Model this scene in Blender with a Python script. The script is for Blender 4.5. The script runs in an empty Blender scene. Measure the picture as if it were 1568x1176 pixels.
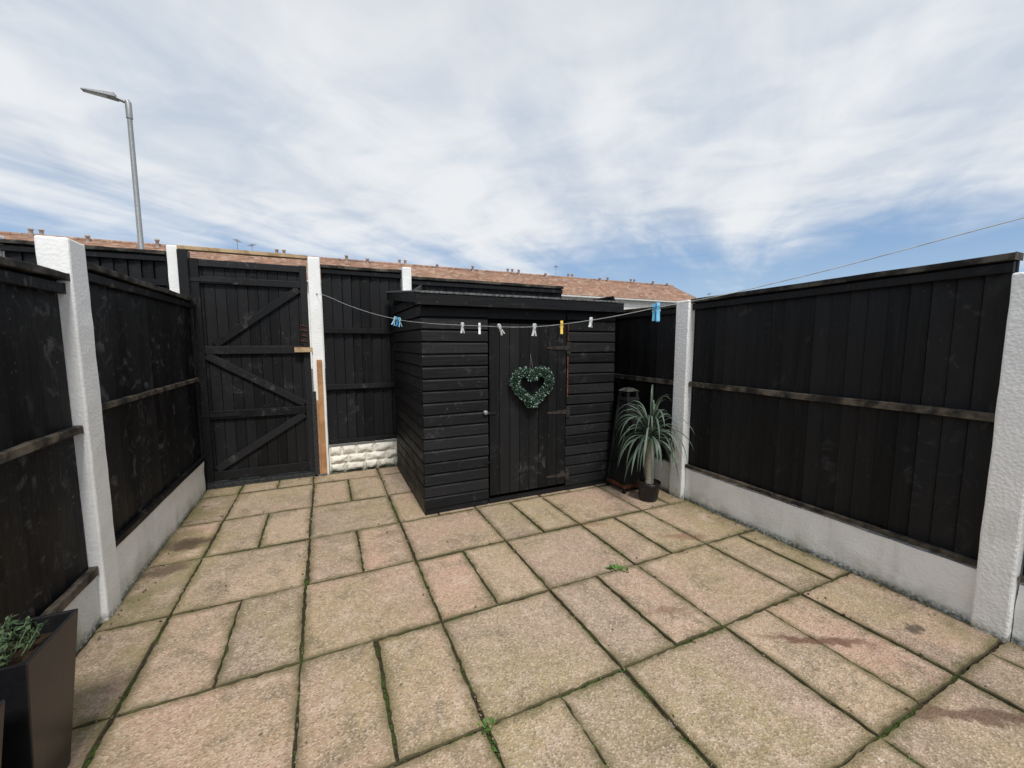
import bpy, math, random
from mathutils import Vector, Matrix, noise as mnoise
R = math.radians
random.seed(7)
scene = bpy.context.scene
scene.view_settings.view_transform = 'Standard'
scene.view_settings.look = 'None'
scene.view_settings.exposure = 0

# ---------------------------------------------------------------- helpers
class MB:
    def __init__(s): s.v=[]; s.f=[]; s.m=[]; s.sm=[]
    def add(s, vs, fs, mat=0, smooth=False):
        o=len(s.v); s.v+= [tuple(p) for p in vs]
        for f in fs:
            s.f.append(tuple(i+o for i in f)); s.m.append(mat); s.sm.append(smooth)
    def hexa(s, p, mat=0):   # p: 4 bottom (ccw), 4 top
        s.add(p, [(3,2,1,0),(4,5,6,7),(0,1,5,4),(1,2,6,5),(2,3,7,6),(3,0,4,7)], mat)
    def box(s,x0,x1,y0,y1,z0,z1,mat=0):
        s.hexa([(x0,y0,z0),(x1,y0,z0),(x1,y1,z0),(x0,y1,z0),(x0,y0,z1),(x1,y0,z1),(x1,y1,z1),(x0,y1,z1)],mat)
    def tube(s, pts, rads, n=8, mat=0, smooth=True):
        pts=[Vector(p) for p in pts]
        if not hasattr(rads,'__len__'): rads=[rads]*len(pts)
        vs=[]; 
        for i,p in enumerate(pts):
            a=pts[max(i-1,0)]; b=pts[min(i+1,len(pts)-1)]
            t=(b-a).normalized()
            up=Vector((0,0,1)) if abs(t.z)<.95 else Vector((1,0,0))
            u=t.cross(up).normalized(); w=u.cross(t).normalized()
            for k in range(n):
                an=2*math.pi*k/n
                vs.append(p+ (u*math.cos(an)+w*math.sin(an))*rads[i])
        fs=[]
        for i in range(len(pts)-1):
            for k in range(n):
                k2=(k+1)%n
                fs.append((i*n+k,i*n+k2,(i+1)*n+k2,(i+1)*n+k))
        s.add(vs,fs,mat,smooth)
        s.add(vs[:n],[tuple(range(n))[::-1]],mat); s.add(vs[-n:],[tuple(range(n))],mat)
    def obj(s,name,mats,parent=None,bevel=0):
        me=bpy.data.meshes.new(name); me.from_pydata(s.v,[],s.f)
        for m in mats: me.materials.append(m)
        for p,m,sm in zip(me.polygons,s.m,s.sm): p.material_index=m; p.use_smooth=sm
        me.update()
        o=bpy.data.objects.new(name,me); scene.collection.objects.link(o)
        if parent: o.parent=parent
        if bevel:
            b=o.modifiers.new('bevel','BEVEL'); b.width=bevel; b.segments=2; b.limit_method='ANGLE'
        return o
def empty(name):
    o=bpy.data.objects.new(name,None); scene.collection.objects.link(o); return o

class NT:
    def __init__(s,name):
        s.mat=bpy.data.materials.new(name); s.mat.use_nodes=True
        s.t=s.mat.node_tree; s.n=s.t.nodes; s.b=s.n['Principled BSDF']
        s.co=s.n.new('ShaderNodeTexCoord').outputs['Object']
    def L(s,a,b): s.t.links.new(a,b)
    def mapping(s,scale=(1,1,1),src=None):
        m=s.n.new('ShaderNodeMapping'); m.inputs['Scale'].default_value=scale
        s.L(src or s.co,m.inputs['Vector']); return m.outputs[0]
    def noise(s,scale,detail=4,rough=.55,vec=None,dist=0):
        n=s.n.new('ShaderNodeTexNoise'); n.inputs['Scale'].default_value=scale
        n.inputs['Detail'].default_value=detail; n.inputs['Roughness'].default_value=rough
        n.inputs['Distortion'].default_value=dist
        s.L(vec or s.co,n.inputs['Vector']); return n.outputs['Fac']
    def vor(s,scale,vec=None,out='Distance'):
        n=s.n.new('ShaderNodeTexVoronoi'); n.inputs['Scale'].default_value=scale
        s.L(vec or s.co,n.inputs['Vector']); return n.outputs[out]
    def rng(s,x,a,b,c=0,d=1):
        n=s.n.new('ShaderNodeMapRange'); n.interpolation_type='SMOOTHSTEP'
        for i,v in zip((1,2,3,4),(a,b,c,d)): n.inputs[i].default_value=v
        s.L(x,n.inputs[0]); return n.outputs[0]
    def mix(s,f,a,b,bt='MIX'):
        n=s.n.new('ShaderNodeMix'); n.data_type='RGBA'; n.blend_type=bt
        for sock,v in ((n.inputs[0],f),(n.inputs[6],a),(n.inputs[7],b)):
            if isinstance(v,(int,float)): sock.default_value=v
            elif isinstance(v,tuple): sock.default_value=(*v,1) if len(v)==3 else v
            else: s.L(v,sock)
        return n.outputs[2]
    def math(s,op,a,b=0,clamp=False):
        n=s.n.new('ShaderNodeMath'); n.operation=op; n.use_clamp=clamp
        for sock,v in ((n.inputs[0],a),(n.inputs[1],b)):
            if isinstance(v,(int,float)): sock.default_value=v
            else: s.L(v,sock)
        return n.outputs[0]
    def bump(s,h,strength=.5,dist=.005,prev=None):
        n=s.n.new('ShaderNodeBump'); n.inputs['Strength'].default_value=strength
        n.inputs['Distance'].default_value=dist; s.L(h,n.inputs['Height'])
        if prev: s.L(prev,n.inputs['Normal'])
        return n.outputs[0]
    def fin(s,col=None,rough=.6,nrm=None,spec=.4,metal=0):
        if col is not None:
            if isinstance(col,tuple): s.b.inputs['Base Color'].default_value=(*col,1)
            else: s.L(col,s.b.inputs['Base Color'])
        if isinstance(rough,(int,float)): s.b.inputs['Roughness'].default_value=rough
        else: s.L(rough,s.b.inputs['Roughness'])
        s.b.inputs['Specular IOR Level'].default_value=spec
        s.b.inputs['Metallic'].default_value=metal
        if nrm: s.L(nrm,s.b.inputs['Normal'])
        return s.mat
    def island(s):
        return s.n.new('ShaderNodeNewGeometry').outputs['Random Per Island']
    def z(s):
        n=s.n.new('ShaderNodeSeparateXYZ'); s.L(s.co,n.inputs[0]); return n.outputs['Z']

def black_wood(name,scale,scuff=.5,base=.007,smear=(3.2,3.2,1.6),pt=.50):
    m=NT(name)
    g=m.noise(1,6,.7,m.mapping(scale))
    g2=m.noise(7,5,.7,dist=1.2)
    patch=m.noise(1,3,.6,m.mapping(smear),dist=.6)
    isl=m.island()
    c=m.mix(m.rng(isl,0,1),(base*.5,base*.53,base*.6),(base*1.9,base*1.92,base*2.05))
    c=m.mix(m.rng(g,.45,.75,0,.55),c,(.017,.017,.018))
    sc=m.math('MULTIPLY',m.rng(g2,.52,.68),m.rng(patch,pt,pt+.13))
    c=m.mix(m.math('MULTIPLY',sc,scuff,True),c,(.072,.073,.074))
    sp=m.rng(m.noise(38,3,.6),.67,.74)
    c=m.mix(m.math('MULTIPLY',sp,min(scuff*.7,.7)),c,(.15,.12,.085))
    kn=m.math('MULTIPLY',m.rng(m.vor(2.6),.07,.035),.5)
    c=m.mix(kn,c,(.045,.036,.028))
    n=m.bump(g,.9,.005); n=m.bump(m.noise(30,3),.25,.003,n)
    return m.fin(c,m.rng(patch,.3,.7,.42,.7),n,.22)
BLK_V=black_wood('black_stained_wood',(45,45,1.6),.6)
BLK_H=black_wood('black_stained_shiplap',(2,2,55),.6,.0075,(2,2,4))
BLK_R=black_wood('black_stained_fence_side',(45,45,1.8),.35,.0065)
BLK_L=black_wood('black_smeared_fence',(30,30,2.0),1.0,.0075,(2.6,2.6,1.4),.43)

def worn(name,c1,c2,sc=(3,3,40)):
    m=NT(name); g=m.noise(1,6,.7,m.mapping(sc)); p=m.noise(7,5,.65)
    c=m.mix(m.rng(p,.38,.66),c1,c2)
    c=m.mix(m.rng(g,.5,.75,0,.6),c,(c1[0]*.5,c1[1]*.5,c1[2]*.5))
    return m.fin(c,.8,m.bump(g,.7,.004),.2)
CAP=worn('weathered_capping',(.016,.015,.014),(.10,.09,.075))
RAIL=worn('weathered_rail',(.024,.022,.019),(.15,.125,.095))
BARE=worn('bare_timber',(.50,.27,.12),(.36,.18,.08),(30,30,3))
BARE_H=worn('bare_timber_pale',(.50,.37,.22),(.30,.19,.1),(3,3,40))

def render_white(name,dirt=.5,base=.86,rough=1.,tint=(1,1,.98)):
    m=NT(name)
    n1=m.noise(48,4,.65); n2=m.noise(3.5,4,.6)
    v=m.vor(60)
    c=m.mix(m.rng(n2,.40,.72),tuple(base*q for q in tint),tuple(base*.92*q for q in tint))
    c=m.mix(m.rng(n1,.60,.76,0,.28),c,(.50,.49,.45))
    c=m.mix(m.math('MULTIPLY',m.rng(m.noise(1,4,.6,m.mapping((14,14,1.2))),.55,.74),.3*dirt+.05),c,(.42,.41,.35))
    z=m.z()
    low=m.math('MULTIPLY',m.rng(z,.02,.20,1,0),m.rng(n2,.38,.64,.05,1))
    c=m.mix(m.math('MULTIPLY',low,dirt),c,(.27,.28,.15))
    lo2=m.math('MULTIPLY',m.rng(z,.0,.055,1,0),.85)
    c=m.mix(m.math('MULTIPLY',lo2,m.rng(n1,.3,.6)),c,(.10,.095,.05))
    n=m.bump(m.math('ADD',n1,m.math('MULTIPLY',v,1.)),.5*rough,.007)
    return m.fin(c,.9,n,.2)
WHITE=render_white('painted_roughcast',.5,.93)
WHITE_CL=render_white('painted_concrete',.4,.88,.4)
WHITE_B=render_white('painted_board',.45,.93,.7)
CREAM=render_white('cream_rockface_paint',.3,.80,.5,(1,.96,.86))
GREEN_B=render_white('painted_concrete_algae',1.0,.72)

def simple(name,c,rough=.5,spec=.4,metal=0,var=.25,sc=25):
    m=NT(name); p=m.noise(sc,4)
    cc=m.mix(m.rng(p,.3,.7),tuple(x*(1-var) for x in c),tuple(x*(1+var) for x in c))
    return m.fin(cc,rough,m.bump(p,.15,.002),spec,metal)
RUST=simple('rusty_iron',(.10,.035,.018),.8,.2,.2,.6)
IRON=simple('black_iron',(.012,.012,.013),.45,.5,.3)
STEEL=simple('galvanised_steel',(.30,.31,.31),.5,.5,.5,.15)
FELT=simple('roofing_felt',(.035,.036,.036),.95,.2,0,.5,60)
DARK=simple('painted_gap_shade',(.003,.003,.003),.9,.1)  # near-black colour stands in for shade in the gaps behind boards

# ---------------------------------------------------------------- world
w=bpy.data.worlds.new('World'); scene.world=w; w.use_nodes=True
try:
    w.cycles.sampling_method='MANUAL'; w.cycles.sample_map_resolution=512
except Exception: pass
t=w.node_tree; N=t.nodes; Lk=t.links.new
bg=N['Background']; bg.inputs[1].default_value=.1
SUN_EL=54; SUN_AZ=180    # azimuth clockwise from +Y
sky=N.new('ShaderNodeTexSky'); sky.sky_type='NISHITA'; sky.sun_disc=False
sky.sun_elevation=R(SUN_EL); sky.sun_rotation=R(SUN_AZ); sky.air_density=1.0; sky.dust_density=.3; sky.ozone_density=3.0
tc=N.new('ShaderNodeTexCoord'); sep=N.new('ShaderNodeSeparateXYZ'); Lk(tc.outputs['Generated'],sep.inputs[0])
def wm(op,a,b=0.,clamp=False):
    n=N.new('ShaderNodeMath'); n.operation=op; n.use_clamp=clamp
    for s_,v in ((n.inputs[0],a),(n.inputs[1],b)):
        if isinstance(v,(int,float)): s_.default_value=v
        else: Lk(v,s_)
    return n.outputs[0]
def wr(x,a,b,c=0,d=1):
    n=N.new('ShaderNodeMapRange'); n.interpolation_type='SMOOTHSTEP'
    for i,v in zip((1,2,3,4),(a,b,c,d)): n.inputs[i].default_value=v
    Lk(x,n.inputs[0]); return n.outputs[0]
def wmix(f,a,b):
    n=N.new('ShaderNodeMix'); n.data_type='RGBA'
    for s_,v in ((n.inputs[0],f),(n.inputs[6],a),(n.inputs[7],b)):
        if isinstance(v,(int,float)): s_.default_value=v
        elif isinstance(v,tuple): s_.default_value=(*v,1)
        else: Lk(v,s_)
    return n.outputs[2]
zz=wm('MAXIMUM',sep.outputs['Z'],0.0)
den=wm('ADD',zz,.10)
px=wm('DIVIDE',sep.outputs['X'],den); py=wm('DIVIDE',sep.outputs['Y'],den)
al=wm('ADD',wm('MULTIPLY',px,.78),wm('MULTIPLY',py,.62))
ac=wm('ADD',wm('MULTIPLY',px,-.62),wm('MULTIPLY',py,.78))
def wn(sa,sb,scale,detail,rough,dist=0,off=0.):
    c=N.new('ShaderNodeCombineXYZ'); Lk(wm('MULTIPLY',al,sa),c.inputs[0]); Lk(wm('MULTIPLY',ac,sb),c.inputs[1]); c.inputs[2].default_value=off
    n=N.new('ShaderNodeTexNoise'); n.inputs['Scale'].default_value=scale; n.inputs['Detail'].default_value=detail
    n.inputs['Roughness'].default_value=rough; n.inputs['Distortion'].default_value=dist
    Lk(c.outputs[0],n.inputs['Vector']); return n.outputs['Fac']
big=wn(.30,.9,.8,2,.5,.3,1.7)
streak=wn(.42,1.25,1.2,6,.56,.4,4.2)
rip=wn(1.3,1.0,3.0,4,.52,.5,9.1)
cov=wr(zz,.08,.42,-.17,.38)
dsum=wm('ADD',cov,wm('ADD',wm('MULTIPLY',big,.60),wm('ADD',wm('MULTIPLY',streak,.60),wm('MULTIPLY',rip,.13))))
dens=wr(dsum,.49,.87)
br=wm('ADD',wm('MULTIPLY',big,.34),wm('ADD',wm('MULTIPLY',streak,.40),wm('MULTIPLY',rip,.26)))
ccol=wmix(wr(br,.38,.60),(5.6,6.3,7.3),(8.6,8.8,9.0))
ccol=wmix(wr(zz,.40,.75,0,.6),ccol,(6.8,7.0,7.3))
blue=wmix(wr(zz,.0,.30),(4.8,6.3,8.3),(2.0,3.9,7.0))
skyc=wmix(.65,sky.outputs[0],blue)
fin=wmix(wm('MULTIPLY',dens,.97),skyc,ccol)
Lk(fin,bg.inputs[0])

sd=bpy.data.lights.new('sun','SUN'); sd.energy=3.3; sd.angle=R(12); sd.color=(1,.965,.92)
so=bpy.data.objects.new('sun',sd); scene.collection.objects.link(so)
sdir=Vector((math.sin(R(SUN_AZ))*math.cos(R(SUN_EL)),math.cos(R(SUN_AZ))*math.cos(R(SUN_EL)),math.sin(R(SUN_EL))))
so.rotation_euler=sdir.to_track_quat('Z','Y').to_euler(); so.location=sdir*30

# ---------------------------------------------------------------- camera
cd=bpy.data.cameras.new('camera'); cam=bpy.data.objects.new('camera',cd); scene.collection.objects.link(cam)
cd.sensor_width=36; cd.lens=14.23; cd.clip_end=3000; cd.clip_start=.05
cam.location=(0,0,1.55); cam.rotation_euler=(R(90-5.8),0,R(-24.8)); scene.camera=cam

# ---------------------------------------------------------------- ground
m=NT('rough_ground'); p=m.noise(1.5,6,.6)
GR=m.fin(m.mix(p,(.06,.06,.055),(.11,.105,.09)),.95)
b=MB(); b.add([(-900,-900,-.06),(900,-900,-.06),(900,900,-.06),(-900,900,-.06)],[(0,1,2,3)]); b.obj('ground',[GR])

# joints
m=NT('mossy_joint'); n1=m.noise(3.3,4,.6); n2=m.noise(90,4,.7)
c=m.mix(m.rng(n2,.35,.65),(.022,.017,.012),(.075,.056,.036))
c=m.mix(m.math('MULTIPLY',m.rng(n1,.46,.56),m.rng(n2,.42,.54)),c,(.055,.10,.018))
c=m.mix(m.rng(m.noise(14,3),.66,.70),c,(.26,.22,.17))
JOINT=m.fin(c,.95,m.bump(n2,.9,.01),.1)

def ramp(m,x,stops):
    r=m.n.new('ShaderNodeValToRGB'); m.L(x,r.inputs[0]); cr=r.color_ramp
    while len(cr.elements)<len(stops): cr.elements.new(.5)
    for e,(pp,cc) in zip(cr.elements,stops): e.position=pp; e.color=(*cc,1)
    return r.outputs[0]
m=NT('paving_slab')
isl=m.island()
att=m.n.new('ShaderNodeAttribute'); att.attribute_name='edge'; edge=att.outputs['Fac']
base=ramp(m,isl,[(0,(.50,.325,.235)),(.2,(.40,.285,.205)),(.4,(.46,.32,.23)),(.6,(.33,.25,.19)),(.8,(.47,.345,.235)),(1,(.42,.275,.205))])
# shift the weathering pattern from slab to slab
off=m.n.new('ShaderNodeCombineXYZ'); m.L(m.math('MULTIPLY',isl,37.),off.inputs[2])
ad=m.n.new('ShaderNodeVectorMath'); ad.operation='ADD'; m.L(m.co,ad.inputs[0]); m.L(off.outputs[0],ad.inputs[1]); so_=ad.outputs[0]
nl=m.noise(1.6,4,.6,so_); nm=m.noise(3.6,6,.72,so_,.4); nf=m.noise(30,5,.75); nb=m.noise(.75,4,.6)
c=m.mix(m.rng(nb,.42,.58,0,.6),base,(.36,.29,.145))
c=m.mix(m.rng(nl,.50,.66,0,.6),c,(.30,.225,.17))
c=m.mix(m.rng(nm,.49,.66,0,.75),c,(.205,.165,.105))
c=m.mix(m.rng(m.noise(6,4,.7,so_,1),.50,.66,0,.5),c,(.56,.42,.325))
vc=m.vor(125,out='Color'); sx=m.n.new('ShaderNodeSeparateColor'); m.L(vc,sx.inputs[0])
c=m.mix(m.rng(sx.outputs[0],.5,1,0,.5),c,(.66,.55,.44))
c=m.mix(m.rng(sx.outputs[1],.68,1,0,.5),c,(.16,.115,.085))
c=m.mix(m.rng(nf,.48,.72,0,.5),c,(.17,.135,.09))
c=m.mix(m.math('MULTIPLY',m.rng(m.vor(8),.07,.035),m.rng(m.noise(3,2),.48,.56)),c,(.62,.57,.48))
c=m.mix(m.math('MULTIPLY',m.rng(m.vor(5.3),.06,.03),.7),c,(.07,.055,.035))
e2=m.math('MULTIPLY',m.math('POWER',edge,1.2),m.rng(nm,.30,.56,.2,1))
c=m.mix(m.math('MULTIPLY',e2,.85),c,(.12,.105,.045))
# green algae towards the fences
sxyz=m.n.new('ShaderNodeSeparateXYZ'); m.L(m.co,sxyz.inputs[0])
ea=m.math('MAXIMUM',m.rng(sxyz.outputs['X'],-.55,-1.15),m.rng(sxyz.outputs['X'],2.75,3.2))
c=m.mix(m.math('MULTIPLY',m.math('MULTIPLY',ea,m.rng(m.noise(4,4,.65),.38,.6)),.7),c,(.19,.17,.07))
stains=[(-1.02,3.78,.17,.11,0,(.055,.035,.025),.8),(-1.05,3.38,.16,.08,.3,(.10,.065,.045),.7),(2.28,1.12,.30,.035,-.55,(.15,.075,.05),.85),
 (2.42,.58,.34,.04,-.5,(.13,.075,.05),.8),(2.55,2.25,.20,.05,-.4,(.24,.13,.09),.65),(1.75,1.62,.12,.035,-.3,(.22,.13,.09),.6),(2.85,.95,.05,.04,0,(.06,.05,.04),.8),
 (.42,3.3,.16,.05,.1,(.22,.15,.10),.5),(2.0,2.75,.22,.04,-.35,(.26,.14,.09),.5)]
nd=m.n.new('ShaderNodeTexNoise'); nd.inputs['Scale'].default_value=13; nd.inputs['Detail'].default_value=4; m.L(m.co,nd.inputs['Vector'])
va=m.n.new('ShaderNodeVectorMath'); va.operation='MULTIPLY_ADD'; va.inputs[1].default_value=(.16,.16,0); m.L(nd.outputs['Color'],va.inputs[0]); m.L(m.co,va.inputs[2])
for (sx_,sy_,ra,rb,an,col,stg) in stains:
    mp=m.n.new('ShaderNodeMapping'); mp.vector_type='TEXTURE'
    mp.inputs['Location'].default_value=(sx_+.08,sy_+.08,0); mp.inputs['Rotation'].default_value=(0,0,an); mp.inputs['Scale'].default_value=(ra,rb,10)
    m.L(va.outputs[0],mp.inputs['Vector'])
    ln=m.n.new('ShaderNodeVectorMath'); ln.operation='LENGTH'; m.L(mp.outputs[0],ln.inputs[0])
    c=m.mix(m.rng(ln.outputs['Value'],1.3,.45,0,stg),c,col)
h=m.math('ADD',m.vor(125),m.math('MULTIPLY',nf,.7))
nn=m.bump(h,.75,.0045); nn=m.bump(nm,.3,.012,nn)
SLAB=m.fin(c,.88,nn,.25)
m=NT('slab_edge'); SEDGE=m.fin(m.mix(m.noise(25,5,.7),(.03,.027,.013),(.12,.10,.05)),.95)

X0,X1,Y0,Y1=-1.19,3.19,-2.0,5.14
xs=[-1.56,-.865,-.17,.53,1.23,1.925,2.62,3.32]; ys=[1.40+.69*k for k in range(-5,7)]
vs=[];fs=[];ms=[];ed=[]
def slab(x0,x1,y0,y1):
    x0=max(x0,X0);x1=min(x1,X1);y0=max(y0,Y0);y1=min(y1,Y1)
    if x1-x0<.05 or y1-y0<.05: return
    g=random.uniform(.002,.006)
    x0+=g;x1-=g;y0+=g;y1-=g
    jx=random.uniform(-.004,.004); jy=random.uniform(-.004,.004); rot=random.uniform(-.008,.008)
    cx,cy=(x0+x1)/2,(y0+y1)/2; ta,tb,tz=[random.uniform(-.007,.007) for _ in range(2)]+[random.uniform(-.002,.003)]
    def ring(ins,z,j,sd):
        P=[]; a0,a1,b0,b1=x0+ins,x1-ins,y0+ins,y1-ins
        nx=max(2,int((x1-x0)/.03)); ny=max(2,int((y1-y0)/.03))
        for i in range(nx): P.append((a0+(a1-a0)*i/nx,b0))
        for i in range(ny): P.append((a1,b0+(b1-b0)*i/ny))
        for i in range(nx): P.append((a1-(a1-a0)*i/nx,b1))
        for i in range(ny): P.append((a0,b1-(b1-b0)*i/ny))
        out=[]
        for (x,y) in P:
            q=mnoise.noise_vector(Vector((x*28+sd,y*28,sd)))
            x+=q.x*j; y+=q.y*j
            dx,dy=x-cx,y-cy
            out.append((cx+dx-rot*dy+jx,cy+dy+rot*dx+jy,z+tz+ta*dx+tb*dy))
        return out
    sd=random.random()*50
    rs=[(ring(0,-.04,.004,sd),1),(ring(.001,-.006,.008,sd),1),(ring(.005,0,.010,sd),1),(ring(.05,0,.003,sd),0)]
    o=len(vs); n=len(rs[0][0])
    for r_,e_ in rs:
        vs.extend(r_); ed.extend([e_]*n)
    for k in range(3):
        for i in range(n):
            j=(i+1)%n
            fs.append((o+k*n+i,o+k*n+j,o+(k+1)*n+j,o+(k+1)*n+i)); ms.append(1 if k<2 else 0)
    fs.append(tuple(o+3*n+i for i in range(n))); ms.append(0)
for i in range(len(xs)-1):
    for j in range(len(ys)-1):
        full=((i-2)+(j-6))%2==0
        if full: slab(xs[i],xs[i+1],ys[j],ys[j+1])
        else:
            mid=(xs[i]+xs[i+1])/2
            slab(xs[i],mid,ys[j],ys[j+1]); slab(mid,xs[i+1],ys[j],ys[j+1])
me=bpy.data.meshes.new('patio_paving'); me.from_pydata(vs,[],fs); me.materials.append(SLAB); me.materials.append(SEDGE)
for p_,mi in zip(me.polygons,ms): p_.material_index=mi
a=me.attributes.new('edge','FLOAT','POINT'); a.data.foreach_set('value',[float(e) for e in ed])
o=bpy.data.objects.new('patio_paving',me); scene.collection.objects.link(o)
b=MB(); 
nx,ny=90,140
g=[]
for j in range(ny+1):
    for i in range(nx+1):
        x=-1.25+4.5*i/nx; y=-2.05+7.25*j/ny
        g.append((x,y,-.009+.007*mnoise.noise(Vector((x*14,y*14,3)))))
b.add(g,[(j*(nx+1)+i,j*(nx+1)+i+1,(j+1)*(nx+1)+i+1,(j+1)*(nx+1)+i) for j in range(ny) for i in range(nx)],0,True)
b.obj('paving_joints',[JOINT])

# weeds / moss tufts in joints
m=NT('weed_leaf'); WEED=m.fin(m.mix(m.island(),(.04,.11,.018),(.11,.20,.04)),.6)
b=MB()
def tuft(x,y,n,s):
    for _ in range(n):
        a=random.uniform(0,6.28); r=random.uniform(0,s*.5); l=random.uniform(.4,1)*s; wd=l*.28
        cx,cy=x+math.cos(a)*r,y+math.sin(a)*r; d=Vector((math.cos(a),math.sin(a),random.uniform(.2,1.1))).normalized(); sd_=Vector((-math.sin(a),math.cos(a),0))
        p0=Vector((cx,cy,-.005)); p1=p0+d*l*.6; p2=p0+d*l-Vector((0,0,l*.15))
        b.add([p0,p1+sd_*wd,p2,p1-sd_*wd],[(0,1,2,3)])
tuft(1.76,2.10,26,.06); tuft(1.80,2.06,14,.045); tuft(.53,1.40,22,.04); tuft(.545,1.30,12,.03); tuft(1.925,1.42,8,.02)
for _ in range(420):
    if random.random()<.6:
        x=random.choice([.53,.53,1.23,1.925,-.17,.875])+random.uniform(-.004,.004); y=random.uniform(.6,4.9)
    else:
        y=random.choice(ys)+random.uniform(-.004,.004); x=random.uniform(-1,3)
    if mnoise.noise(Vector((x*2,y*2,0)))>-.02: tuft(x,y,random.randint(2,6),random.uniform(.006,.017))
b.obj('weeds',[WEED])
m=NT('leaf_litter'); LIT=m.fin(ramp(m,m.island(),[(0,(.05,.03,.02)),(.5,(.12,.07,.04)),(.8,(.22,.15,.08)),(1,(.35,.30,.24))]),.8)
b=MB()
for _ in range(1300):
    q=random.random()
    if q<.42: x=random.choice(xs[1:-1])+random.gauss(0,.018); y=random.uniform(.4,5.1)
    elif q<.70: y=random.choice(ys)+random.gauss(0,.018); x=random.uniform(-1.15,3.1)
    elif q<.84: x=3.19-abs(random.gauss(0,.06)); y=random.uniform(.5,5)
    elif q<.93: x=-1.16+abs(random.gauss(0,.06)); y=random.uniform(1,5)
    else: x=random.uniform(-1.1,3.1); y=random.uniform(.4,5.1)
    if not(-1.17<x<3.19): continue
    l=random.choice((.003,.004,.005,.006,.009))*random.uniform(.7,1.3); a=random.uniform(0,6.28)
    d=Vector((math.cos(a),math.sin(a),0)); s_=Vector((-d.y,d.x,0))*random.uniform(.35,.8); up=Vector((0,0,1)); P=Vector((x,y,.0055))
    b.add([P-d*l,P-s_*l+up*l*.4,P+d*l+up*l*.2,P+s_*l],[(0,1,2,3)]); 
    b.add([P-d*l*.7+up*l*.3,P+up*l*.9,P+d*l*.8+up*l*.1],[(0,1,2)])
b.obj('leaf_litter',[LIT])

# ---------------------------------------------------------------- fences
def fence(name,kind,pos,s0,s1,z0,z1,rails,bm,face=1,bw=.105,capz=True,z1b=None,wedge=.021):
    """kind 'x': runs along x at y=pos facing -y ; kind 'y': runs along y at x=pos facing face*x"""
    b=MB(); z1b=z1 if z1b is None else z1b; sd=random.random()*100
    def W(s,n,z):
        return (s,pos-n,z) if kind=='x' else (pos+face*n,s,z)
    def hx(sa,sb,na,nb,na2,nb2,za,zb,zc,mat):
        P=[W(sa,na,za),W(sb,na2,za),W(sb,nb2,za),W(sa,nb,za),W(sa,na,zb),W(sb,na2,zc),W(sb,nb2,zc),W(sa,nb,zb)]
        b.hexa(P,mat)
    def wav(sa,sb,na,nb,zlo,zhi,mat,amp=.006):
        n=14; P=[]
        for i in range(n+1):
            s=sa+(sb-sa)*i/n
            d=mnoise.noise(Vector((s*1.3,sd,mat)))*amp*1.3; e=mnoise.noise(Vector((s*7,sd+9,mat)))*amp*.6; f=mnoise.noise(Vector((s*6,sd+19,mat)))*amp*.6
            P+=[W(s,na,zlo(s)+d+f),W(s,nb+f,zlo(s)+d+f),W(s,nb+f,zhi(s)+d+e),W(s,na,zhi(s)+d+e)]
        F=[(0,1,2,3),(4*n+3,4*n+2,4*n+1,4*n)]
        for i in range(n):
            for k in range(4):
                j=(k+1)%4; F.append((4*i+k,4*i+j,4*i+4+j,4*i+4+k))
        b.add(P,F,mat)
    def zt(s): return z1+(z1b-z1)*(s-s0)/(s1-s0)
    s=s0
    while s<s1-.01:
        wd=bw*random.uniform(.90,1.10); e=min(s+wd,s1); gp=random.choice((.003,.004,.006))
        k=random.uniform(-.003,.003)
        hx(s,e-gp if e<s1 else e,-.006,.004+k,-.006,wedge+k,z0+random.uniform(-.004,.004),zt(s)-.012,zt(e)-.012,0)
        s=e
    hx(s0,s1,-.012,-.0065,-.012,-.0065,z0+.01,zt(s0)-.03,zt(s1)-.03,3)  # near-black sheet darkens the seams, shade put into its colour
    for (rz,rh,mt) in rails:
        wav(s0+.004,s1-.004,.0255,.058,lambda s:rz-rh/2,lambda s:rz+rh/2,mt)
    if capz:
        wav(s0-.003,s1+.003,-.035,.068,lambda s:zt(s)-.026,lambda s:zt(s)+.008,1,.008)
        wav(s0+.004,s1-.004,.0255,.050,lambda s:zt(s)-.09,lambda s:zt(s)-.040,0,.003)
    hx(s0,s1,-.045,-.0125,-.045,-.0125,(z0+z1)/2,(z0+z1)/2+.07,(z0+z1)/2+.07,0)
    o=b.obj(name,[bm,CAP,RAIL,DARK]); 
    bv=o.modifiers.new('bevel','BEVEL'); bv.width=.0025; bv.segments=1; bv.limit_method='ANGLE'
    return o
def post(x0,x1,y0,y1,z1,mat=WHITE,name='concrete_fence_post',z0=-.03):
    b=MB(); n=24
    P=[]
    for k in range(n+1):
        z=z0+(z1-z0)*k/n
        for (x,y) in ((x0,y0),(x1,y0),(x1,y1),(x0,y1)):
            q=mnoise.noise_vector(Vector((x*9,y*9,z*7)))*.0035
            P.append((x+q.x,y+q.y,z))
    fs=[]
    for k in range(n):
        for i in range(4):
            j=(i+1)%4; fs.append((k*4+i,k*4+j,(k+1)*4+j,(k+1)*4+i))
    fs.append((n*4,n*4+1,n*4+2,n*4+3)); b.add(P,fs,0)
    o=b.obj(name,[mat],bevel=.010); return o
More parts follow.
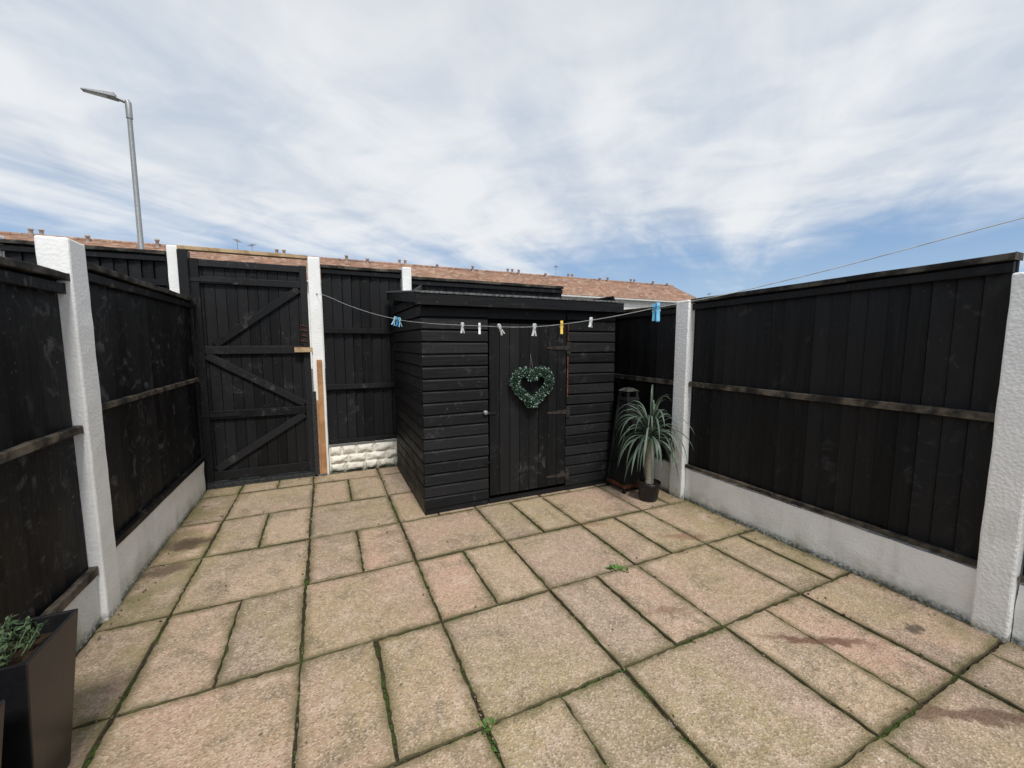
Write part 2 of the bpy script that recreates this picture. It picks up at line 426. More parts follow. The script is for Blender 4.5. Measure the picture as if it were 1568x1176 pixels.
def gravel(x0,x1,y0,y1,z1,mat=WHITE_B,z0=-.03):
    b=MB(); nx=max(1,int((x1-x0)/.08)); ny=max(1,int((y1-y0)/.05)); nz=7
    def pt(x,y,z):
        q=mnoise.noise_vector(Vector((x*7,y*7,z*7)))*.008
        return (x+q.x,y+q.y,z+q.z*.6)
    def grid(f,nu,nv):
        P=[f(u/nu,v/nv) for v in range(nv+1) for u in range(nu+1)]
        b.add([pt(*p) for p in P],[(v*(nu+1)+u,v*(nu+1)+u+1,(v+1)*(nu+1)+u+1,(v+1)*(nu+1)+u) for v in range(nv) for u in range(nu)],0,True)
    dx,dy,dz=x1-x0,y1-y0,z1-z0
    grid(lambda u,v:(x0+dx*u,y0,z0+dz*v),nx,nz); grid(lambda u,v:(x0+dx*u,y1,z0+dz*v),nx,nz)
    grid(lambda u,v:(x0,y0+dy*u,z0+dz*v),ny,nz); grid(lambda u,v:(x1,y0+dy*u,z0+dz*v),ny,nz)
    grid(lambda u,v:(x0+dx*u,y0+dy*v,z1),nx,ny)
    return b.obj('concrete_gravel_board',[mat])

# right boundary
RX=3.25
gravel(RX-.045,RX+.02,2.99,5.16,.31); gravel(RX-.045,RX+.02,.84,2.825,.31); gravel(RX-.045,RX+.02,-1.05,.695,.31)
fence('wooden_fence','y',RX,2.99,5.16,.315,1.93,[(1.15,.05,2),(.35,.05,0)],BLK_R,-1)
fence('wooden_fence','y',RX,.84,2.825,.315,2.0,[(1.155,.045,2),(.342,.030,2)],BLK_R,-1,z1b=1.955)
fence('wooden_fence','y',RX,-1.05,.695,.315,2.02,[(1.155,.045,2),(.342,.030,2)],BLK_R,-1)
post(RX-.095,RX+.05,2.83,2.985,1.955); post(RX-.095,RX+.05,.70,.835,1.90); post(RX-.095,RX+.05,-1.19,-1.06,1.9)
# left boundary
LX=-1.23
gravel(LX-.02,LX+.045,3.055,5.06,.33); gravel(LX-.02,LX+.035,1.08,2.87,.27,GREEN_B); gravel(LX-.02,LX+.035,-1.0,.94,.27,GREEN_B)
fence('wooden_fence','y',LX,3.055,5.09,.335,1.985,[(1.18,.035,2),(.36,.04,0)],BLK_L,1)
fence('wooden_fence','y',LX-.01,1.08,2.875,.275,1.89,[(1.09,.04,2),(.30,.05,2)],BLK_L,1,bw=.12)
fence('wooden_fence','y',LX-.01,-1.0,.94,.275,1.89,[(1.09,.04,2),(.30,.05,2)],BLK_L,1,bw=.12)
post(-1.29,-1.162,2.88,3.05,2.085,WHITE_CL); post(-1.29,-1.162,.945,1.075,2.05,WHITE_CL)
# back boundary
BY=5.24
post(-.13,-.005,5.11,5.23,2.50,WHITE_CL); post(.90,1.01,5.13,5.25,2.47,WHITE_CL); post(-1.385,-1.287,5.19,5.29,2.52,WHITE_CL)
fence('wooden_fence','x',BY,.0,.895,.335,2.43,[(1.69,.06,0),(1.03,.06,0),(.37,.05,0)],BLK_V)
fence('wooden_fence','x',BY,1.015,3.22,.335,2.365,[(1.69,.06,0),(1.03,.06,0)],BLK_V)
gravel(1.015,3.2,BY-.03,BY+.02,.33)
b=MB()
b.box(.0,.90,BY-.02,BY+.03,-.03,.325,0)
def stone(x0,x1,z0,z1,yb):
    nu,nv=9,5; P=[]
    sd=random.random()*90
    for v in range(nv+1):
        for u in range(nu+1):
            x=x0+(x1-x0)*u/nu; z=z0+(z1-z0)*v/nv
            e=min(u,nu-u,v,nv-v); d=0 if e==0 else (.022 if e==1 else .03)
            d+= (mnoise.noise(Vector((x*18,z*18,sd)))*.018 if e else 0)
            if e==0: x+=mnoise.noise(Vector((x*30,z*30,sd)))*.006; z+=mnoise.noise(Vector((x*30,z*30,sd+5)))*.006
            P.append((x,yb-d,z))
    b.add(P,[(v*(nu+1)+u,v*(nu+1)+u+1,(v+1)*(nu+1)+u+1,(v+1)*(nu+1)+u) for v in range(nv) for u in range(nu)],0,False)
zr=[-.01,.10,.20,.32]
for r in range(3):
    x=.006
    while x<.88:
        e=min(x+random.uniform(.13,.27),.893)
        if .893-e<.07: e=.893
        stone(x+.006,e-.006,zr[r]+.006,zr[r+1]-.006,BY-.0205); x=e
b.obj('rockfaced_gravel_board',[CREAM])

# neighbour's back fence
fence('wooden_fence','x',5.26,-2.55,-1.40,.1,2.45,[(2.15,.06,0),(1.5,.06,0)],BLK_V)
post(-2.68,-2.56,5.2,5.31,2.5,WHITE_CL)
fence('wooden_fence','x',5.26,-4.6,-2.69,.1,2.47,[(2.15,.06,0),(1.5,.06,0)],BLK_V)
b=MB()
for (xa,za,xb,zb) in ((-2.3,1.55,-1.5,2.12),):
    d=Vector((xb-xa,0,zb-za)).normalized(); nrm=Vector((-d.z,0,d.x))*.035
    A=Vector((xa,5.18,za));B=Vector((xb,5.18,zb)); dy=Vector((0,.05,0)) 
    b.hexa([A-nrm,B-nrm,B-nrm+dy*.3,A-nrm+dy*.3,A+nrm,B+nrm,B+nrm+dy*.3,A+nrm+dy*.3])
b.obj('fence_brace',[BLK_V])

# ---------------------------------------------------------------- gate
ge=empty('wooden_gate')
GY=5.17; gx0,gx1=-1.195,-.145
b=MB(); x=gx0
while x<gx1-.01:
    e=min(x+.0955,gx1)
    k=random.uniform(0,.004)
    b.box(x+.002,e-.002,GY+k,GY+.018,.065+random.uniform(-.004,.004),2.40+random.uniform(-.003,.003)); x=e
b.obj('boards',[BLK_V],ge,.002)
b=MB(); b.box(gx0+.01,gx1-.01,GY+.0185,GY+.03,.08,2.385); b.obj('added_dark_backing',[DARK],ge)  # black sheet added to close the light slits, its colour stands for shade
b=MB(); fr=GY-.034
b.box(gx0,gx0+.07,fr,GY-.001,.07,2.40); b.box(gx1-.07,gx1,fr,GY-.001,.07,2.40)
for zc,hh in ((2.36,.07),(2.19,.07),(1.475,.085),(.79,.085),(.13,.10)):
    b.box(gx0+.072,gx1-.072,fr+.002,GY-.001,zc-hh/2,zc+hh/2)
def brace(xa,za,xb,zb,wd=.075):
    d=Vector((xb-xa,0,zb-za)).normalized(); n_=Vector((-d.z,0,d.x))*wd/2
    A=Vector((xa,fr+.004,za));B=Vector((xb,fr+.004,zb)); D=Vector((0,.029,0))
    b.hexa([A-n_,B-n_,B-n_+D,A-n_+D,A+n_,B+n_,B+n_+D,A+n_+D])
brace(gx0+.16,1.53,gx1-.09,2.14); brace(gx0+.08,1.42,gx1-.08,.86); brace(gx0+.10,.20,gx1-.09,.74)
b.obj('frame_and_braces',[black_wood('gate_frame_wood',(20,20,6),.7,.010)],ge,.004)
b=MB(); b.box(-1.282,-1.20,5.10,5.22,-.03,2.47); b.obj('hinge_post',[black_wood('hinge_post_wood',(45,45,2),1.,.013)],ge,.006)
b=MB(); b.box(-1.28,-.132,5.115,5.20,2.475,2.512); b.obj('lintel',[BARE_H],ge,.003)
b=MB(); b.box(-.30,-.12,5.085,5.11,1.448,1.50,0); b.box(-.30,-.20,5.1105,5.135,1.44,1.508,1)
for zc in (1.58,1.64,1.70,1.75): b.tube([(-.235,5.132,zc),(-.165,5.131,zc-.02)],.006,6,1)
b.obj('latch',[BARE_H,RUST],ge)
b=MB()
for zc in (2.19,.79):
    b.box(gx0-.05,gx0+.35,fr-.006,fr-.0005,zc-.018,zc+.018); b.tube([(gx0-.02,fr-.012,zc-.04),(gx0-.02,fr-.012,zc+.04)],.011)
b.obj('strap_hinges',[IRON],ge)
b=MB(); b.box(-.085,-.03,5.075,5.104,.04,1.36,0); b.box(-.155,-.107,5.085,5.12,.03,1.0,1); b.box(-.105,-.088,5.08,5.104,.04,.9,0)
b.obj('closing_strip',[BARE,FELT],ge,.003)
b=MB(); b.box(-1.2,-.14,5.145,5.24,-.02,.045); b.obj('threshold',[FELT],ge,.006)

# ---------------------------------------------------------------- shed
sh=empty('garden_shed')
sx0,sx1,sy0,sy1=.785,2.83,3.54,5.04
dx0,dx1=1.385,2.235; ZT=1.92
def ship_front(b,xa,xb,z0,z1,y,mat=0):
    z=z0
    while z<z1-.02:
        e=min(z+.108,z1); k=random.uniform(-.002,.002); t1=random.uniform(-.003,.003)
        xa_=xa+random.uniform(-.003,.003); xb_=xb+random.uniform(-.003,.003) 
        b.hexa([(xa_,y-.025+k,z+.004+t1),(xb_,y-.025+k,z+.004-t1),(xb_,y,z+.004-t1),(xa_,y,z+.004+t1),
                (xa_,y-.019+k,e-.024),(xb_,y-.019+k,e-.024),(xb_,y,e-.024),(xa_,y,e-.024)],mat)
        b.hexa([(xa,y-.0185+k,e-.024),(xb,y-.0185+k,e-.024),(xb,y,e-.024),(xa,y,e-.024),
                (xa,y-.003,e),(xb,y-.003,e),(xb,y,e),(xa,y,e)],mat)
        z=e
def ship_side(b,ya,yb,z0,z1,x,s,zf=None):
    z=z0
    while z<z1-.02:
        e=min(z+.108,z1); k=random.uniform(-.0015,.0015)
        for (o0,o1,za,zb) in ((.025+k,.019+k,z+.004,e-.024),(.0185+k,.003,e-.024,e)):
            b.hexa([(x,ya,za),(x+s*o0,ya,za),(x+s*o0,yb,za),(x,yb,za),(x,ya,zb),(x+s*o1,ya,zb),(x+s*o1,yb,zb),(x,yb,zb)])
        z=e
b=MB()
ship_front(b,sx0-.018,dx0-.006,.05,ZT-.02,sy0); ship_front(b,dx1+.006,sx1+.018,.05,ZT-.02,sy0)
ship_side(b,sy0-.0,sy1,.05,2.05,sx0,-1); ship_side(b,sy0-.0,sy1,.05,2.05,sx1,1)
b.box(sx0,sx1,sy1-.015,sy1,.05,2.1)
b.obj('shiplap_walls',[BLK_H],sh,.0015)
b=MB(); b.box(sx0+.001,sx0+.04,sy0+.001,sy1-.02,.04,2.03); b.box(sx1-.04,sx1-.001,sy0+.001,sy1-.02,.04,2.03)
b.box(sx0+.04,dx0-.003,sy0+.001,sy0+.04,.04,1.9); b.box(dx1+.003,sx1-.04,sy0+.001,sy0+.04,.04,1.9)
b.box(sx0,sx1,sy0+.01,sy1,.0,.04)
b.obj('inner_frame',[DARK],sh)
b=MB()
rx0,rx1,ry0,ry1=.70,2.90,3.43,5.12; zf,zb=1.985,2.165
b.hexa([(rx0,ry0,zf-.018),(rx1,ry0,zf-.018),(rx1,ry1,zb-.018),(rx0,ry1,zb-.018),(rx0,ry0,zf),(rx1,ry0,zf),(rx1,ry1,zb),(rx0,ry1,zb)],0)
b.obj('felt_roof',[simple('felt_edge',(.11,.115,.115),.95,.2,0,.6,40)],sh,.004)
b=MB()
b.box(rx0+.008,rx1-.008,ry0+.008,ry0+.028,zf-.115,zf-.02,0)
for xx in (rx0+.008,rx1-.028):
    b.hexa([(xx,ry0+.03,zf-.10),(xx+.02,ry0+.03,zf-.10),(xx+.02,ry1-.01,zb-.10),(xx,ry1-.01,zb-.10),
        (xx,ry0+.03,zf-.0195),(xx+.02,ry0+.03,zf-.0195),(xx+.02,ry1-.01,zb-.0195),(xx,ry1-.01,zb-.0195)],0)
b.box(rx0+.03,rx1-.03,ry0+.029,sy0+.04,1.90,1.912,0)
b.box(dx0-.004,dx1+.004,sy0-.006,sy0+.03,1.775,1.9,0)
b.obj('fascia',[BLK_H],sh,.003)
b=MB(); n=8
for i in range(n):
    xa=dx0+.004+(dx1-dx0-.008)*i/n; xb=dx0+.004+(dx1-dx0-.008)*(i+1)/n
    b.box(xa+.002,xb-.002,sy0-.030+random.uniform(0,.003),sy0-.012,.085+random.uniform(-.004,.003),1.73)
b.obj('door_boards',[BLK_V],sh,.0025)
b=MB(); b.box(dx0+.02,dx1-.02,sy0-.0115,sy0+.01,.1,1.72,0); b.box(dx0,dx1,sy0+.03,sy0+.05,.04,1.9,0); b.obj('door_shade_backing',[DARK],sh)  # near-black sheets stand in for shade between door boards and above the door
b=MB()
for zc in (1.50,.845,.18):
    b.hexa([(dx1-.23,sy0-.036,zc-.010),(dx1-.005,sy0-.036,zc-.024),(dx1-.005,sy0-.0305,zc-.024),(dx1-.23,sy0-.0305,zc-.010),
            (dx1-.23,sy0-.036,zc+.010),(dx1-.005,sy0-.036,zc+.024),(dx1-.005,sy0-.0305,zc+.024),(dx1-.23,sy0-.0305,zc+.010)],0)
    b.tube([(dx1+.003,sy0-.034,zc-.06),(dx1+.003,sy0-.034,zc+.06)],.008,8,0)
    b.box(dx1+.01,dx1+.04,sy0-.038,sy0-.0285,zc-.06,zc+.06,0)
    for q in (-.2,-.13,-.05): b.tube([(dx1+q,sy0-.040,zc),(dx1+q,sy0-.034,zc)],.006,6,1)
b.box(dx1+.008,dx1+.020,sy0-.031,sy0-.0275,1.0,1.43,1); b.box(dx1+.008,dx1+.018,sy0-.031,sy0-.0275,1.57,1.74,1)
b.obj('tee_hinges',[simple('worn_hinge',(.03,.025,.023),.6,.4,.2,.6),simple('exposed_red_timber',(.11,.045,.025),.85,.2,0,.8,12)],sh)
b=MB()
b.tube([(1.345,sy0-.02,.90),(1.345,sy0-.05,.90),(1.345,sy0-.055,.90)],[.02,.022,.012],12,0)
b.box(1.35,1.45,sy0-.040,sy0-.031,.88,.905,1); b.box(1.33,1.36,sy0-.03,sy0-.019,.40,.43,1); b.box(1.34,1.42,sy0-.038,sy0-.0305,.41,.422,1)
b.obj('lock_and_bolt',[STEEL,IRON],sh)
b=MB()
b.box(sx0-.02,dx0-.01,sy0-.018,sy0+.0,-.01,.046); b.box(dx0,sx1+.02,sy0-.016,sy0+.0,-.01,.046); b.box(sx0-.018,sx0-.001,sy0+.002,sy1,-.01,.046)
b.obj('floor_bearers',[BLK_H],sh)

# ---------------------------------------------------------------- heart wreath
hw=empty('heart_wreath')
m=NT('boxwood_leaf'); i_=m.island()
LEAF=m.fin(ramp(m,i_,[(0,(.008,.035,.02)),(.5,(.02,.07,.04)),(.72,(.04,.12,.07)),(.78,(.28,.40,.34)),(1,(.46,.54,.49))]),.5)
def heart(tt):
    return 16*math.sin(tt)**3/17, (13*math.cos(tt)-5*math.cos(2*tt)-2*math.cos(3*tt)-math.cos(4*tt))/17
cx,cz,cy=1.815,1.135,3.455
b=MB(); HR=.200
core=[(cx+heart(k/40*6.2832)[0]*HR,cy+.0,cz+heart(k/40*6.2832)[1]*HR) for k in range(41)]
b.tube(core,.028,7,0); b.obj('vine_core',[simple('wreath_core',(.01,.025,.012),.9)],hw)
b=MB()
for _ in range(4400):
    tt=random.uniform(0,6.2832); hx_,hz_=heart(tt)
    a=random.uniform(0,6.2832); rr=random.uniform(.024,.048)
    h2=heart(tt+.01); tx,tz=h2[0]-hx_,h2[1]-hz_; L_=math.hypot(tx,tz) or 1; nx_,nz_=-tz/L_,tx/L_
    o_=Vector((nx_*math.cos(a),-math.sin(a)*.75,nz_*math.cos(a)))
    P=Vector((cx+hx_*HR,cy,cz+hz_*HR))+o_*rr
    if P.y>3.50: continue
    d=(o_+Vector([random.uniform(-.8,.8) for _ in range(3)])).normalized(); s_=d.cross(Vector([random.uniform(-1,1) for _ in range(3)])).normalized()
    l=random.uniform(.010,.018)
    b.add([P,P+d*l*.5+s_*l*.4,P+d*l,P+d*l*.5-s_*l*.4],[(0,1,2,3)])
b.obj('leaves',[LEAF],hw)
b=MB(); b.tube([(cx-.02,cy+.02,cz+.13),(cx,cy+.045,cz+.30),(cx+.0,cy+.046,cz+.31),(cx+.02,cy+.02,cz+.13)],.0018,5); b.obj('hanging_string',[simple('grey_string',(.12,.12,.12),.8)],hw)

# ---------------------------------------------------------------- clothes line and pegs
ks=[(0,2.10),(.4,1.91),(.753,1.773),(1.0,1.715),(1.24,1.684),(1.58,1.655),(1.82,1.683),(2.02,1.735),(2.3,1.815),(2.67,1.965),(3.0,2.11),(3.3,2.25)]
def lz(k):
    for i in range(len(ks)-1):
        if ks[i][0]<=k<=ks[i+1][0]:
            p0=ks[max(i-1,0)][1];p1=ks[i][1];p2=ks[i+1][1];p3=ks[min(i+2,len(ks)-1)][1]
            t_=(k-ks[i][0])/(ks[i+1][0]-ks[i][0])
            m1=(p2-p0)/2;m2=(p3-p1)/2
            return (2*t_**3-3*t_**2+1)*p1+(t_**3-2*t_**2+t_)*m1+(-2*t_**3+3*t_**2)*p2+(t_**3-t_**2)*m2
    return ks[-1][1]
def lp(k): return Vector((-.05+.82*k,5.1-1.7*k,lz(k)))
b=MB(); b.tube([lp(3.3*i/70) for i in range(71)],.002,6)
b.tube([lp(0)+Vector((0,.04,0)),lp(0)],.008,6)
b.obj('clothes_line',[simple('line_cord',(.42,.43,.42),.6)])
b=MB(); e_=lp(3.3); b.tube([(e_.x,e_.y-.03,-.05),(e_.x,e_.y-.03,2.4)],[.035,.03],10); b.obj('clothes_post',[STEEL])
PC={'w':(.72,.74,.72),'b':(.12,.40,.62),'y':(.75,.50,.06),'lb':(.35,.62,.72),'db':(.03,.22,.50)}
PM={k:simple('peg_plastic_'+k,v,.4,.5,0,.06) for k,v in PC.items()}
def peg(k,c,rot=0,s=1.,lean=0):
    b=MB(); L_=.082*s
    for sg in (-1,1):
        pts=[(sg*.0035,.026,),(sg*.0075,.010),(sg*.0035,-.010),(sg*.0055,-.03),(sg*.0125,-L_+.026)]
        th=.0048*s
        for (a0,a1) in zip(pts[:-1],pts[1:]):
            b.hexa([(a1[0]-th/2*1.2,-.006,a1[1]),(a1[0]+th/2*1.2,-.006,a1[1]),(a1[0]+th/2*1.2,.006,a1[1]),(a1[0]-th/2*1.2,.006,a1[1]),
                    (a0[0]-th/2*1.2,-.006,a0[1]),(a0[0]+th/2*1.2,-.006,a0[1]),(a0[0]+th/2*1.2,.006,a0[1]),(a0[0]-th/2*1.2,.006,a0[1])])
    b.tube([(0,-.009,-.012),(0,.009,-.012)],.0055,8,1)
    o=b.obj('clothes_peg',[PM[c],STEEL]); o.location=lp(k)+Vector((0,0,-.004)); o.rotation_euler=(0,lean,rot); o.scale=(s,s*1.3,s)
peg(.775,'lb',.3,1,.35); peg(.815,'lb',.1,1,-.1); peg(.80,'db',.6,1,.15)
peg(1.239,'w',.3); peg(1.335,'w',1.2); peg(1.44,'w',.2,1,-.5); peg(1.60,'w',.1,1,.05); peg(1.712,'y',1.1,1,.0); peg(1.82,'w',.4,.85,.15)
peg(2.02,'b',.5,1.05,-.1); peg(2.03,'b',.9,1.1,.1)

# ---------------------------------------------------------------- potted yucca
py_=empty('potted_yucca'); yx,yy=2.86,2.96
POT=simple('black_plastic',(.010,.010,.012),.36,.4,0,.2)
SOIL=simple('potting_soil',(.03,.02,.013),.95,.1,0,.5,80)
def lathe(b,x,y,prof,n=28,mat=0):
    vs=[];fs=[]
    for (r,z) in prof:
        for k in range(n):
            a=2*math.pi*k/n; vs.append((x+r*math.cos(a),y+r*math.sin(a),z))
    for i in range(len(prof)-1):
        for k in range(n):
            k2=(k+1)%n; fs.append((i*n+k,i*n+k2,(i+1)*n+k2,(i+1)*n+k))
    b.add(vs,fs,mat,True)
b=MB(); lathe(b,yx,yy,[(.001,.004),(.078,.004),(.088,.03),(.106,.145),(.112,.15),(.116,.18),(.112,.188),(.105,.185),(.103,.165),(.001,.165)])
b.obj('pot',[POT],py_)
b=MB(); lathe(b,yx,yy,[(.102,.167),(.05,.173),(.001,.176)]); b.obj('soil',[SOIL],py_)
m=NT('yucca_trunk'); g=m.noise(1,5,.6,m.mapping((20,20,70)))
b=MB(); b.tube([(yx,yy,.13),(yx+.005,yy,.25),(yx,yy,.4),(yx+.005,yy,.5),(yx,yy,.62)],[.045,.038,.04,.042,.03],10)
b.obj('trunk',[m.fin(m.mix(g,(.18,.16,.12),(.50,.46,.38)),.9,m.bump(g,1,.01))],py_)
m=NT('yucca_leaf'); YL=m.fin(m.mix(m.island(),(.03,.055,.035),(.15,.20,.15)),.5,None,.4)
def strap(b,base,az,el,ln,wd,droop):
    d=Vector((math.cos(az)*math.cos(el),math.sin(az)*math.cos(el),math.sin(el)))
    side=Vector((-math.sin(az),math.cos(az),0)); p=Vector(base); P=[];n=9
    for i in range(n+1):
        t_=i/n; ww=wd*(.55+.9*t_ if t_<.35 else .865*(1-((t_-.35)/.65)**2.2))+.0008
        up=side.cross(d).normalized()
        P+= [p-side*ww/2+up*ww*.18,p,p+side*ww/2+up*ww*.18]
        p=p+d*(ln/n); d=(d+Vector((0,0,-droop*(.25+t_)/n*2.1))).normalized()
    b.add(P,[q for i in range(n) for q in ((i*3,i*3+1,i*3+4,i*3+3),(i*3+1,i*3+2,i*3+5,i*3+4))],0,True)
b=MB()
for i in range(110):
    f_=i/110; az=i*2.399+random.uniform(-.25,.25); el=R(-5+88*f_+random.uniform(-14,14))
    ln=random.uniform(.40,.60)*(1-.05*f_)
    if math.cos(az)>.3: ln*=.72
    strap(b,(yx+.015*math.cos(az),yy+.015*math.sin(az),.60+.12*f_),az,el,ln,random.uniform(.02,.03),random.uniform(1.8,4.2)*(1.1-.3*f_))
b.obj('leaves',[YL],py_)

# ---------------------------------------------------------------- tall tapered lantern beside shed
ob=empty('wooden_obelisk_lantern'); ox,oy=2.885,3.325
LW=black_wood('lantern_wood',(40,40,3),.6,.010)
b=MB(); H=1.05; wb,wt=.135,.055
def lvl(z): return wb+(wt-wb)*z/H
for sx_ in (-1,1):
    for sy_ in (-1,1):
        a0=lvl(0);a1=lvl(H); q=.014
        c0=(ox+sx_*a0,oy+sy_*a0);c1=(ox+sx_*a1,oy+sy_*a1)
        b.hexa([(c0[0]-q,c0[1]-q,0),(c0[0]+q,c0[1]-q,0),(c0[0]+q,c0[1]+q,0),(c0[0]-q,c0[1]+q,0),
                (c1[0]-q,c1[1]-q,H),(c1[0]+q,c1[1]-q,H),(c1[0]+q,c1[1]+q,H),(c1[0]-q,c1[1]+q,H)],0)
def pan(za,zb_,ins,mat):
    a0=lvl(za)-ins;a1=lvl(zb_)-ins
    b.hexa([(ox-a0,oy-a0,za),(ox+a0,oy-a0,za),(ox+a0,oy+a0,za),(ox-a0,oy+a0,za),(ox-a1,oy-a1,zb_),(ox+a1,oy-a1,zb_),(ox+a1,oy+a1,zb_),(ox-a1,oy+a1,zb_)],mat)
pan(.03,.98,.006,0); pan(.05,.085,-.018,1); pan(.30,.33,-.017,0); pan(.62,.645,-.017,0); pan(.955,.985,-.018,0)
b.obj('tapered_body',[LW,RUST],ob,.002)
b=MB(); q=.08
b.hexa([(ox-q,oy-q,H),(ox+q,oy-q,H),(ox+q,oy+q,H),(ox-q,oy+q,H),(ox-.035,oy-.035,H+.03),(ox+.035,oy-.035,H+.03),(ox+.035,oy+.035,H+.03),(ox-.035,oy+.035,H+.03)])
b.obj('cap',[simple('weathered_lead',(.045,.043,.04),.85,.2,0,.7)],ob,.003)

# ---------------------------------------------------------------- planters
m=NT('planter_leaf'); PLM=m.fin(m.mix(m.island(),(.03,.07,.025),(.16,.22,.12)),.5)
def planter(x0,x1,y0,y1,h_):
    e=empty('tall_square_planter'); b=MB()
    cx_,cy_=(x0+x1)/2,(y0+y1)/2; hw_=(x1-x0)/2; hb=(y1-y0)/2; k=.68
    def rg(sx_,z,ins=0): return [(cx_-hw_*sx_+ins,cy_-hb*sx_+ins,z),(cx_+hw_*sx_-ins,cy_-hb*sx_+ins,z),(cx_+hw_*sx_-ins,cy_+hb*sx_-ins,z),(cx_-hw_*sx_+ins,cy_+hb*sx_-ins,z)]
    P=rg(k,.003)+rg(1,h_)+rg(1,h_,.012)+rg(.93,h_-.07,.012)
    F=[(3,2,1,0)]
    for l in range(3):
        for i in range(4):
            j=(i+1)%4; F.append((l*4+i,l*4+j,(l+1)*4+j,(l+1)*4+i))
    b.add(P,F,0); b.obj('tapered_tub',[POT],e,.004)
    b=MB(); b.add(rg(.93,h_-.06,.013),[(0,1,2,3)]); b.obj('soil',[SOIL],e)
    b=MB()
    for _ in range(34):
        a=random.uniform(0,6.28); r=random.uniform(0,hw_*.6); bx,by=cx_-.02+math.cos(a)*r,cy_+math.sin(a)*r
        ln=random.uniform(.05,.13); d=Vector((math.cos(a)*.6,math.sin(a)*.6,1)).normalized()
        tip=Vector((bx,by,h_-.06))+d*ln
        b.tube([(bx,by,h_-.07),tip],[.0025,.0015],4,0)
        for q in range(16):
            t_=random.uniform(.25,1.05); pp=Vector((bx,by,h_-.06))+d*ln*t_
            dd=Vector([random.uniform(-1,1),random.uniform(-1,1),random.uniform(-.2,1)]).normalized(); ss=dd.cross(Vector((random.random(),random.random(),.3))).normalized(); l=random.uniform(.014,.028)
            b.add([pp,pp+dd*l*.5+ss*l*.28,pp+dd*l,pp+dd*l*.5-ss*l*.28],[(0,1,2,3)])
    b.obj('plant',[PLM],e)
planter(-1.17,-.87,1.67,1.96,.57); planter(-1.17,-.885,1.32,1.60,.52)

# ---------------------------------------------------------------- street lamp
sl=empty('street_lamp'); lx,ly=-4.49,14.8
b=MB(); b.tube([(lx,ly,-.05),(lx,ly,1.3),(lx,ly,1.35),(lx,ly,7.75)],[.10,.10,.07,.055],14); b.obj('column',[STEEL],sl)
b=MB(); b.tube([(lx,ly,7.55),(lx,ly,7.95),(lx-.03,ly,8.0)],[.072,.072,.055],12); b.tube([(lx+.03,ly,7.93),(lx-.25,ly,8.02)],[.045,.04],10)
b.obj('bracket',[STEEL],sl)
b=MB(); 
b.hexa([(lx-.92,ly-.09,8.045),(lx-.22,ly-.15,7.985),(lx-.22,ly+.15,7.985),(lx-.92,ly+.09,8.045),
        (lx-.90,ly-.07,8.085),(lx-.24,ly-.12,8.10),(lx-.24,ly+.12,8.10),(lx-.90,ly+.07,8.085)])
b.obj('lantern_head',[simple('lamp_housing',(.30,.31,.32),.5)],sl,.012)
b=MB(); b.hexa([(lx-.85,ly-.07,8.032),(lx-.42,ly-.10,7.994),(lx-.42,ly+.10,7.994),(lx-.85,ly+.07,8.032),(lx-.85,ly-.07,8.038),(lx-.42,ly-.10,8.0),(lx-.42,ly+.10,8.0),(lx-.85,ly+.07,8.038)])
b.obj('lens',[simple('lamp_lens',(.5,.5,.48),.2)],sl)

# ---------------------------------------------------------------- terraced houses
th=empty('terraced_houses')
m=NT('clay_roof_tiles')
mp=m.mapping((3.3,3.3,1))
wv=m.n.new('ShaderNodeTexWave'); wv.bands_direction='X'; wv.inputs['Scale'].default_value=1.0; wv.inputs['Distortion'].default_value=0; m.L(mp,wv.inputs['Vector'])
pn=m.noise(.6,5,.6); pf=m.vor(3.4,out='Color'); sx=m.n.new('ShaderNodeSeparateColor'); m.L(pf,sx.inputs[0])
c=m.mix(m.rng(pn,.35,.65),(.38,.22,.15),(.31,.19,.135)); c=m.mix(m.rng(sx.outputs[0],.4,1,0,.7),c,(.52,.38,.29)); c=m.mix(m.rng(sx.outputs[1],.70,1,0,.6),c,(.17,.11,.08))
TILE=m.fin(c,.85,m.bump(wv.outputs[0],.6,.05),.2)
b=MB(); tx0,tx1=-38.,33.0; ey,ez,ryy,rz=27.6,5.35,31.8,7.38
nc=14
for i in range(nc):
    f0=i/nc; f1=(i+1)/nc
    ya=ey+(ryy-ey)*f0; yb=ey+(ryy-ey)*f1+.04; za=ez+(rz-ez)*f0; zb_=ez+(rz-ez)*f1
    b.hexa([(tx0,ya,za-.03),(tx1,ya,za-.03),(tx1,yb,zb_-.05),(tx0,yb,zb_-.05),(tx0,ya,za+.04),(tx1,ya,za+.04),(tx1,yb,zb_+.0),(tx0,yb,zb_+.0)])
b.hexa([(tx0,ryy,rz-.05),(tx1,ryy,rz-.05),(tx1,36,ez-.05),(tx0,36,ez-.05),(tx0,ryy,rz),(tx1,ryy,rz),(tx1,36,ez),(tx0,36,ez)])
b.obj('tiled_roof',[TILE],th)
b=MB(); x=tx0
while x<tx1: b.tube([(x,ryy,rz+.0),(x+.43,ryy,rz+.0)],.12,8); x+=.45
b.obj('ridge_tiles',[TILE],th)
b=MB(); b.box(tx0+.15,tx1-.15,ey+.4,35.6,-.05,ez-.02,0)
b.add([(tx1-.16,ey+.4,ez-.03),(tx1-.16,35.6,ez-.03),(tx1-.16,ryy,rz-.07)],[(0,1,2)],0)
b.obj('rendered_walls',[simple('cream_render',(.80,.78,.72),.9,.2,0,.08,3)],th)
b=MB()
x=tx0+1.5
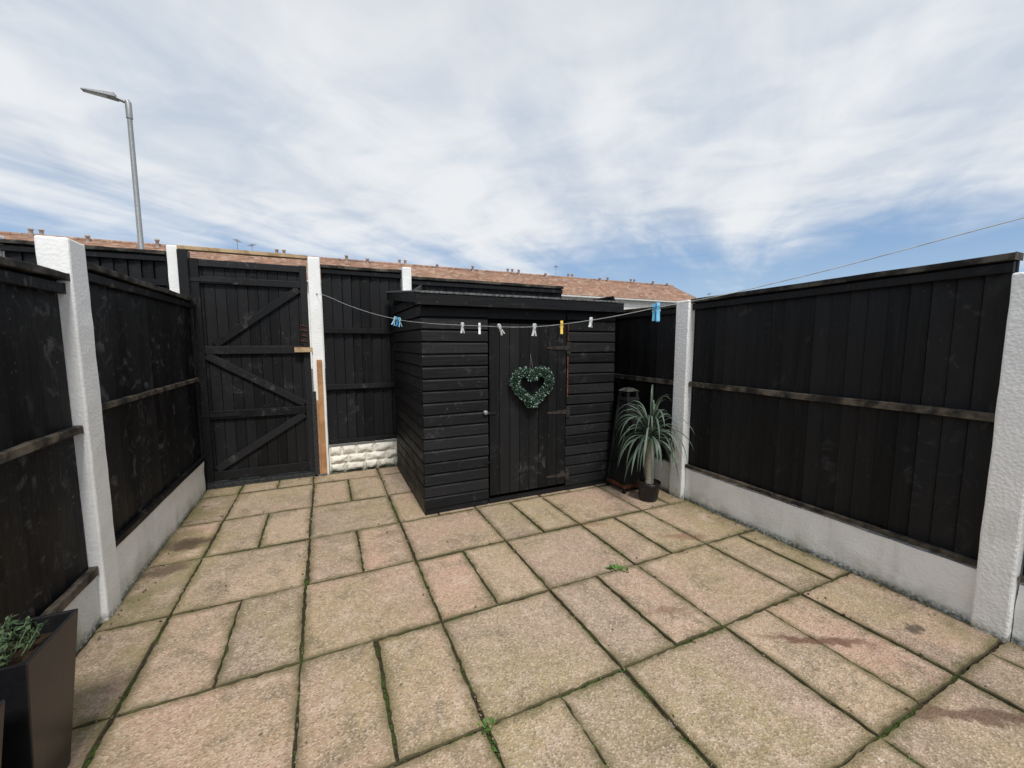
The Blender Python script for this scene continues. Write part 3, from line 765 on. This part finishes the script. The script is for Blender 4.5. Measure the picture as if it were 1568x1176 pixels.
while x<tx1-2:
    for zc in (1.5,3.75):
        b.box(x,x+1.4,ey+.36,ey+.395,zc-.55,zc+.55,0); b.box(x+.06,x+.67,ey+.35,ey+.358,zc-.49,zc+.49,1); b.box(x+.73,x+1.34,ey+.35,ey+.358,zc-.49,zc+.49,1)
    x+=3.1
b.obj('windows',[simple('upvc_white',(.75,.75,.75),.4,.5,0,.03),simple('window_glass',(.02,.025,.03),.08,.6)],th)
b=MB(); b.box(tx0,tx1,ey-.06,ey+.0,ez-.16,ez-.05); b.obj('gutter',[simple('gutter_white',(.6,.6,.58),.5)],th)
b=MB()
for i,xx in enumerate([-29,-23.5,-17.4,-14.3,-11.9,-8.8,-2.6,1.7,3.1,5.4,8.2,11.1,14.3,15.2,17.8,20.3,23.6,24.5,27.5,30.1,32.0]):
    if i%3==0:
        for q in (0,.42):
            lathe(b,xx+q,ryy+.0,[(.10,rz+.05),(.08,rz+.30),(.12,rz+.32),(.12,rz+.38),(.001,rz+.40)],10)
    else:
        lathe(b,xx,ryy-.25,[(.11,rz-.2),(.08,rz+.12+.1*(i%2)),(.13,rz+.14+.1*(i%2)),(.11,rz+.24+.1*(i%2)),(.001,rz+.26+.1*(i%2))],10)
b.obj('ridge_vents',[simple('vent_terracotta',(.42,.33,.28),.8)],th)
def aerial(b,x,y,z,h_,az=0.):
    b.tube([(x,y,z),(x,y,z+h_)],.018,6); d=Vector((math.cos(az),math.sin(az),0)); s_=Vector((-d.y,d.x,0)); c0=Vector((x,y,z+h_-.08))
    b.tube([c0-d*.4,c0+d*.5],.011,5)
    for i in range(8):
        p=c0+d*(-.36+i*.11); b.tube([p-s_*.16,p+s_*.16],.007,4)
b=MB()
for (xx,hh,az) in ((-4.8,.8,1.4),(-4.0,.6,2),(19.0,1.0,.9)): aerial(b,xx,ryy,rz,hh,az)
b.obj('tv_aerials',[STEEL],th)
b=MB(); aerial(b,33.7,27.9,-.05,6.35,.9); b.tube([(33.7,27.9,-.05),(33.7,27.9,5)],.05,8); b.obj('tv_aerial_mast',[STEEL])
